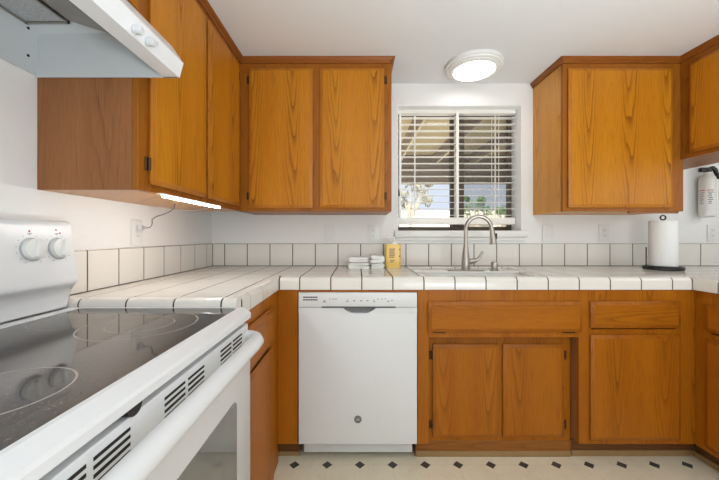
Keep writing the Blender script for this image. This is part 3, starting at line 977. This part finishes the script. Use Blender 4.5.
# vent strip
vp = B().box(-.386, -.353, RY0 + .004, RY1 - .004, .802, .868, .002, 1).build('vent_panel', 'white', rg)
for c in (.899, .66, .421):
    for y0, y1 in ((c - .075, c - .006), (c + .006, c + .075)):
        vs = B()
        for r_ in range(4):
            z = .816 + r_ * .0118
            vs.box(-.3545, -.3522, y0, y1, z - .0026, z + .0026)
        vs.build('vent_slots', 'dark', vp)
B().prism([(.505 + .017 * math.cos(R(a)), .8825 + .016 * math.sin(R(a))) for a in range(180, 361, 15)], 'x', -.387, -.351).build('door_latch', 'black', rg)
od = B().box(-.385, -.345, RY0 + .002, RY1 - .002, .195, .800, .006).build('oven_door', 'white', rg)
B().prism(rrect(.40, .911, .33, .684, .022), 'x', -.3475, -.3435).build('oven_window', 'oven_glass', od)
hp = [(-.352, 1.016, .832), (-.338, 1.014, .832), (-.318, 1.004, .831), (-.309, .985, .830), (-.307, .95, .830), (-.307, .66, .830), (-.307, .36, .830), (-.309, .325, .830), (-.318, .306, .831), (-.338, .296, .832), (-.352, .294, .832)]
B().tube(hp, .0175, 16, 1.25).build('door_handle', 'white', od)
B().box(-.385, -.347, RY0 + .002, RY1 - .002, .045, .185, .006).build('storage_drawer', 'white', rg)

# ------------------------------------------------------------------ hood
hd = thing('range_hood', (-.78, .62, 1.643), 'white under-cabinet range hood with two knobs above the range', 'range hood')
HY0, HY1 = .24, .997
side = [(-1.001, 1.643), (-.557, 1.643), (-.5435, 1.688), (-.58, 1.742), (-.69, 1.800), (-.72, 1.823), (-1.001, 1.823)]
sh = B()
sh.prism([(-.603, 1.643), (-.555, 1.643), (-.5425, 1.688), (-.579, 1.742), (-.690, 1.802), (-.72, 1.824), (-.74, 1.824), (-.74, 1.802), (-.700, 1.790), (-.600, 1.722), (-.572, 1.690), (-.580, 1.655), (-.603, 1.650)], 'y', HY0, HY1)
sh.box(-1.001, -.74, HY0, HY1, 1.800, 1.824)
sh.build('shell', 'white', hd)
sp_ = B()
for a, c in ((HY0 + .001, HY0 + .006), (HY1 - .006, HY1 - .001)):
    sp_.prism(side, 'y', a, c)
sp_.box(-1.001, -.995, HY0 + .006, HY1 - .006, 1.648, 1.8)
sp_.prism([(HY1 - .006, 1.80), (HY1 - .006, 1.778), (HY1 - .05, 1.80)], 'x', -.995, -.70)
sp_.build('side_panels', 'white_in', hd)
for z in (1.695, 1.778):
    B().cyl((-.9955, .965, z), (-.993, .965, z), .004, seg=10).build('screw', 'dark', hd)
B().box(-.985, -.865, .30, .948, 1.786, 1.7995, .002).build('grease_filter', 'filter', hd)
fi = B()
for a, c in ((-.990, -.984), (-.866, -.860)):
    fi.box(a, c, .29, .955, 1.783, 1.7995)
fi.box(-.99, -.86, .948, .956, 1.783, 1.7995)
fi.build('filter_frame', 'steel', hd)
B().prism([(-.852, 1.786), (-.72, 1.744), (-.72, 1.770), (-.852, 1.799)], 'y', .27, .945).build('lamp_lens', 'lens', hd)
for ky in (.788, .838):
    B().lathe((-.5475, ky, 1.659), [(.0115, -.002), (.0115, .004), (.010, .005), (.0095, .016), (.008, .018)], (.96, 0, -.26), 20).build('knob', 'knob_grey', hd)
B().lathe((-.5465, .868, 1.672), [(.006, -.002), (.006, .0025), (.004, .003)], (.96, 0, -.26), 14).build('hood_badge', 'white_in', hd)

# ------------------------------------------------------------------ lamps you can see
cl = thing('ceiling_light', (.712, 1.955, ZC), 'round flush white ceiling light glowing above the sink', 'ceiling light')
B().lathe((.712, 1.955, ZC), [(.165, 0), (.168, -.004), (.168, -.020), (.160, -.023), (.157, -.031), (.145, -.034), (.143, -.039), (.126, -.043), (.122, -.040)], seg=56).build('rim', 'plastic', cl)
B().lathe((.712, 1.955, ZC - .0405), [(.121, 0), (.118, -.003), (.10, -.005)], seg=56).build('diffuser', 'led', cl)

ub = thing('under_cabinet_light', (-.658, 1.30, ZB0), 'glowing light bar under the long left wall cabinet', 'light bar')
B().box(-.676, -.654, 1.075, 1.535, ZB0 - .0055, ZB0 - .0005, .001, 1).build('housing', 'plastic', ub)
B().box(-.671, -.655, 1.095, 1.527, ZB0 - .0125, ZB0 - .0055, .002, 1).build('diffuser', 'ledbar', ub)

# ------------------------------------------------------------------ wall plates
def plate(axis, u, z, label, kind):
    n_ = 'wall_outlet' if kind != 'switch' else 'light_switch'
    w_, h_ = .036, .057
    if axis == 'y':
        t = thing(n_, (u, YB, z), label, 'outlet' if kind != 'switch' else 'switch', 'cover plates on the kitchen walls')
        B().box(u - w_, u + w_, YB - .006, YB - .0003, z - h_, z + h_, .0025, 2).build('cover_plate', 'plastic', t)
        f = B().box(u - .0165, u + .0165, YB - .0085, YB - .0055, z - .033, z + .033, .001, 1).build('switch_paddle' if kind == 'switch' else 'socket_face', 'plastic', t)
        if kind != 'switch':
            for dz in (-.018, .018):
                for dx in (-.006, .006):
                    B().box(u + dx - .001, u + dx + .001, YB - .009, YB - .008, z + dz - .003, z + dz + .005).build('socket_slot', 'ink', f)
                B().cyl((u, YB - .009, z + dz - .009), (u, YB - .008, z + dz - .009), .002, seg=8).build('socket_hole', 'ink', f)
    else:
        t = thing(n_, (XL, u, z), label, 'outlet', 'cover plates on the kitchen walls')
        B().box(XL + .0003, XL + .006, u - w_, u + w_, z - h_, z + h_, .0025, 2).build('cover_plate', 'plastic', t)
        f = B().box(XL + .0055, XL + .0085, u - .0165, u + .0165, z - .033, z + .033, .001, 1).build('socket_face', 'plastic', t)
        for dy in (-.006, .006):
            B().box(XL + .008, XL + .009, u + dy - .001, u + dy + .001, z - .021, z - .013).build('socket_slot', 'ink', f)
    return t
plate('y', -.191, 1.171, 'white switch plate on the back wall above the dishwasher', 'switch')
plate('y', .106, 1.171, 'white outlet plate on the back wall above the folded towels', 'outlet')
plate('y', 1.306, 1.171, 'white switch plate on the back wall just right of the window', 'switch')
plate('y', 1.693, 1.171, 'white outlet plate left of the paper towel roll', 'outlet')
plate('y', 2.436, 1.171, 'white outlet plate below the fire extinguisher', 'outlet')
plate('x', 1.448, 1.167, 'white outlet plate on the left wall holding a plug', 'outlet')

pc = thing('power_cord', (XL + .02, 1.44, 1.19), 'thin cord with white plug running up to the under-cabinet light', 'cord')
B().box(XL + .0093, XL + .030, 1.434, 1.462, 1.172, 1.202, .006).box(XL + .028, XL + .050, 1.441, 1.455, 1.181, 1.194, .004).build('plug', 'knob_grey', pc)
B().tube([(XL + .049, 1.448, 1.187), (XL + .062, 1.452, 1.190), (XL + .064, 1.462, 1.206), (XL + .058, 1.470, 1.226), (XL + .075, 1.475, 1.240), (XL + .115, 1.470, 1.251), (XL + .150, 1.455, 1.262), (XL + .178, 1.440, 1.276), (XL + .185, 1.43, 1.2935)], .0022, 8).build('cable', 'greycord', pc)
B().tube([(XL + .345 - .03, 1.50, 1.2925), (XL + .26, 1.56, 1.282), (XL + .18, 1.58, 1.276), (XL + .10, 1.56, 1.280), (XL + .05, 1.53, 1.2935)], .0018, 8).build('spare_cable', 'cord', pc)

# ------------------------------------------------------------------ things on the worktop
sx, sy = .229, 2.075
so = thing('soap_bottle', (sx, sy, ZT), 'yellow rectangular soap bottle with white pump on the worktop', 'soap bottle')
bt = B()
bt.prism(rrect(sx - .050, sx + .050, sy - .026, sy + .026, .012), 'z', ZT, ZT + .152, .006, 2)
bto = bt.build('bottle', 'yellow', so)
lb_ = B()
for k in range(6):
    lb_.box(sx - .026 + .001 * (k % 2), sx + .012 - .003 * (k % 3), sy - .0268, sy - .0258, ZT + .118 - k * .0105, ZT + .125 - k * .0105)
for k in range(2):
    lb_.box(sx - .020, sx + .010 - .008 * k, sy - .0268, sy - .0258, ZT + .046 - k * .010, ZT + .052 - k * .010)
lb_.build('label_print', 'grey_label', bto)
rb_ = B()
for z in (.118, .076):
    rb_.cyl((sx + .041, sy - .0270, ZT + z), (sx + .041, sy - .0255, ZT + z), .005, seg=12)
rb_.build('label_marks', 'red', bto)
B().lathe((sx + .008, sy, ZT + .1515), [(.021, 0), (.021, .016), (.016, .020), (.007, .022), (.007, .034), (.012, .035), (.012, .042), (.006, .044)], seg=20).box(sx - .030, sx + .004, sy - .006, sy + .006, ZT + .187, ZT + .194, .002, 1).build('pump', 'plastic', so)

def folded(name, cx, cy, z0, w_, d_, h_, rot, label, seed):
    rr_ = random.Random(seed)
    b = B()
    poly = []
    n_ = 10
    # folded cloth: two leaves joined by a rounded fold
    for k in range(n_ + 1):
        a = math.pi / 2 + math.pi * k / n_
        poly.append((-w_ / 2 + h_ / 2 + math.cos(a) * h_ / 2, h_ / 2 + math.sin(a) * h_ / 2))
    poly += [(w_ / 2 - .01, .0), (w_ / 2, h_ * .2), (w_ / 2 - .006, h_ * .44), (-w_ * .2, h_ * .5), (w_ / 2 - .012, h_ * .56), (w_ / 2 - .004, h_ * .8), (w_ / 2 - .012, h_)]
    m = 8
    rings = []
    for j in range(m + 1):
        v = -d_ / 2 + d_ * j / m
        rings.append([b.bm.verts.new((u * (1 + .02 * math.sin(j * 1.3 + seed)), v, max(0.0, t * (1 + .10 * math.sin(3 * u / w_ + j * .9 + seed))) + (0 if t == 0 else .001 * rr_.random()))) for u, t in poly])
    L = len(poly)
    for p, q_ in zip(rings, rings[1:]):
        for i in range(L):
            b.bm.faces.new((p[i], p[(i + 1) % L], q_[(i + 1) % L], q_[i]))
    b.bm.faces.new(rings[0][::-1])
    b.bm.faces.new(rings[-1])
    bmesh.ops.rotate(b.bm, verts=b.bm.verts, cent=(0, 0, 0), matrix=Matrix.Rotation(rot, 3, 'Z'))
    bmesh.ops.translate(b.bm, verts=b.bm.verts, vec=(cx, cy, z0))
    tag(b.build(name, 'cloth', None), label, 'towel', 'folded towels on the worktop')
folded('folded_towel', .010, 2.060, ZT + .0002, .136, .12, .034, 0.0, 'white folded dish towel at the bottom left of the towel stack', 1)
folded('folded_towel', .1265, 2.072, ZT + .0002, .088, .11, .030, R(180), 'white folded dish towel at the bottom right beside the yellow soap bottle', 2)
folded('folded_towel', .008, 2.070, ZT + .0395, .124, .11, .030, 0.0, 'white folded dish towel on top at the left of the towel stack', 3)
folded('folded_towel', .1265, 2.076, ZT + .0350, .092, .11, .046, R(180), 'thicker white folded dish towel on top nearest the yellow soap bottle', 4)

tx, ty = 1.869, 1.955
pt = thing('paper_towel_holder', (tx, ty, ZT), 'black paper towel holder with round base on the right worktop', 'paper towel holder')
B().lathe((tx, ty, ZT), [(.092, 0), (.096, .003), (.096, .018), (.090, .022)], seg=48).build('base', 'black', pt)
B().cyl((tx, ty, ZT + .018), (tx, ty, ZT + .308), .006, seg=12).build('rod', 'black', pt)
lp = B()
lp.tube([(tx + .016 * math.sin(2 * math.pi * k / 20), ty, ZT + .317 - .014 * math.cos(2 * math.pi * k / 20)) for k in range(20)] + [(tx, ty, ZT + .303)], .0042, 8)
lp.build('loop_handle', 'black', pt)
B().cyl((tx - .078, ty + .028, ZT + .015), (tx - .078, ty + .028, ZT + .137), .0035, seg=10).build('tension_arm', 'black', pt)
ro = thing('paper_towel_roll', (tx, ty, ZT + .0225), 'white paper towel roll standing upright on the black holder', 'paper towel roll')
rb = B()
seg = 48
prof = [(.0205, 0), (.065, 0), (.068, .003), (.068, .272), (.065, .275), (.0205, .275)]
rings = []
for r_, h_ in prof:
    rings.append([rb.bm.verts.new((tx + r_ * math.cos(2 * math.pi * i / seg), ty + r_ * math.sin(2 * math.pi * i / seg), ZT + .0225 + h_)) for i in range(seg)])
for a, b in zip(rings, rings[1:] + rings[:1]):
    for i in range(seg):
        rb.bm.faces.new((a[i], a[(i + 1) % seg], b[(i + 1) % seg], b[i]))
rb.build('paper', 'towel', ro)
cr = B()
cr.ring((tx, ty), .0185, .0202, ZT + .0227, ZT + .297, 32)
cr.build('cardboard_core', 'vinylbase', ro)

# fire extinguisher on the back wall
ex, ey = 2.338, 2.135
fe_ = thing('fire_extinguisher', (ex, ey, 1.28), 'small white fire extinguisher with black valve hung on the back wall', 'fire extinguisher')
body = B().lathe((ex, ey, 1.275), [(.030, 0), (.040, .006), (.043, .018), (.043, .245), (.038, .268), (.024, .284), (.018, .290), (.018, .300)], seg=36).build('cylinder_body', 'extinguisher', fe_)
B().lathe((ex, ey, 1.575), [(.020, 0), (.020, .022), (.014, .026)], seg=20).box(ex - .050, ex + .012, ey - .013, ey + .013, 1.578, 1.606, .004).build('valve', 'black', fe_)
B().prism([(ex + .0, 1.606), (ex + .035, 1.618), (ex + .058, 1.600), (ex + .082, 1.535), (ex + .070, 1.530), (ex + .046, 1.585), (ex + .03, 1.600), (ex, 1.598)], 'y', ey - .009, ey + .009, .002, 1).build('squeeze_lever', 'black', fe_)
B().box(ex + .03, ex + .055, ey + .0425, YB - .0003, 1.30, 1.56, .002).build('wall_bracket', 'black', fe_)
def wrap(name, mat, rows):
    b = B()
    for (a0, a1, z, h_) in rows:
        n_ = max(2, int((a1 - a0) / 4))
        A = []
        for k in range(n_ + 1):
            a = R(a0 + (a1 - a0) * k / n_)
            d = Vector((math.sin(a), -math.cos(a), 0))
            c = Vector((ex, ey, z))
            A.append([b.bm.verts.new(c + d * r_ + Vector((0, 0, s * h_ / 2))) for r_, s in ((.0428, -1), (.0436, -1), (.0436, 1), (.0428, 1))])
        for p, q_ in zip(A, A[1:]):
            for i in range(4):
                b.bm.faces.new((p[i], p[(i + 1) % 4], q_[(i + 1) % 4], q_[i]))
        b.bm.faces.new(A[0][::-1])
        b.bm.faces.new(A[-1])
    b.build(name, mat, body)
wrap('label_heading', 'red', [(-105, -62, 1.452, .0055), (-52, -6, 1.452, .005)])
rows = []
for k in range(7):
    z = 1.438 - k * .012
    rows += [(-104, -66 - (k * 7) % 12, z, .0035), (-46 + (k % 2) * 6, -10 - (k * 11) % 14, z, .006 if k % 2 else .0045)]
wrap('label_print', 'ink', rows)
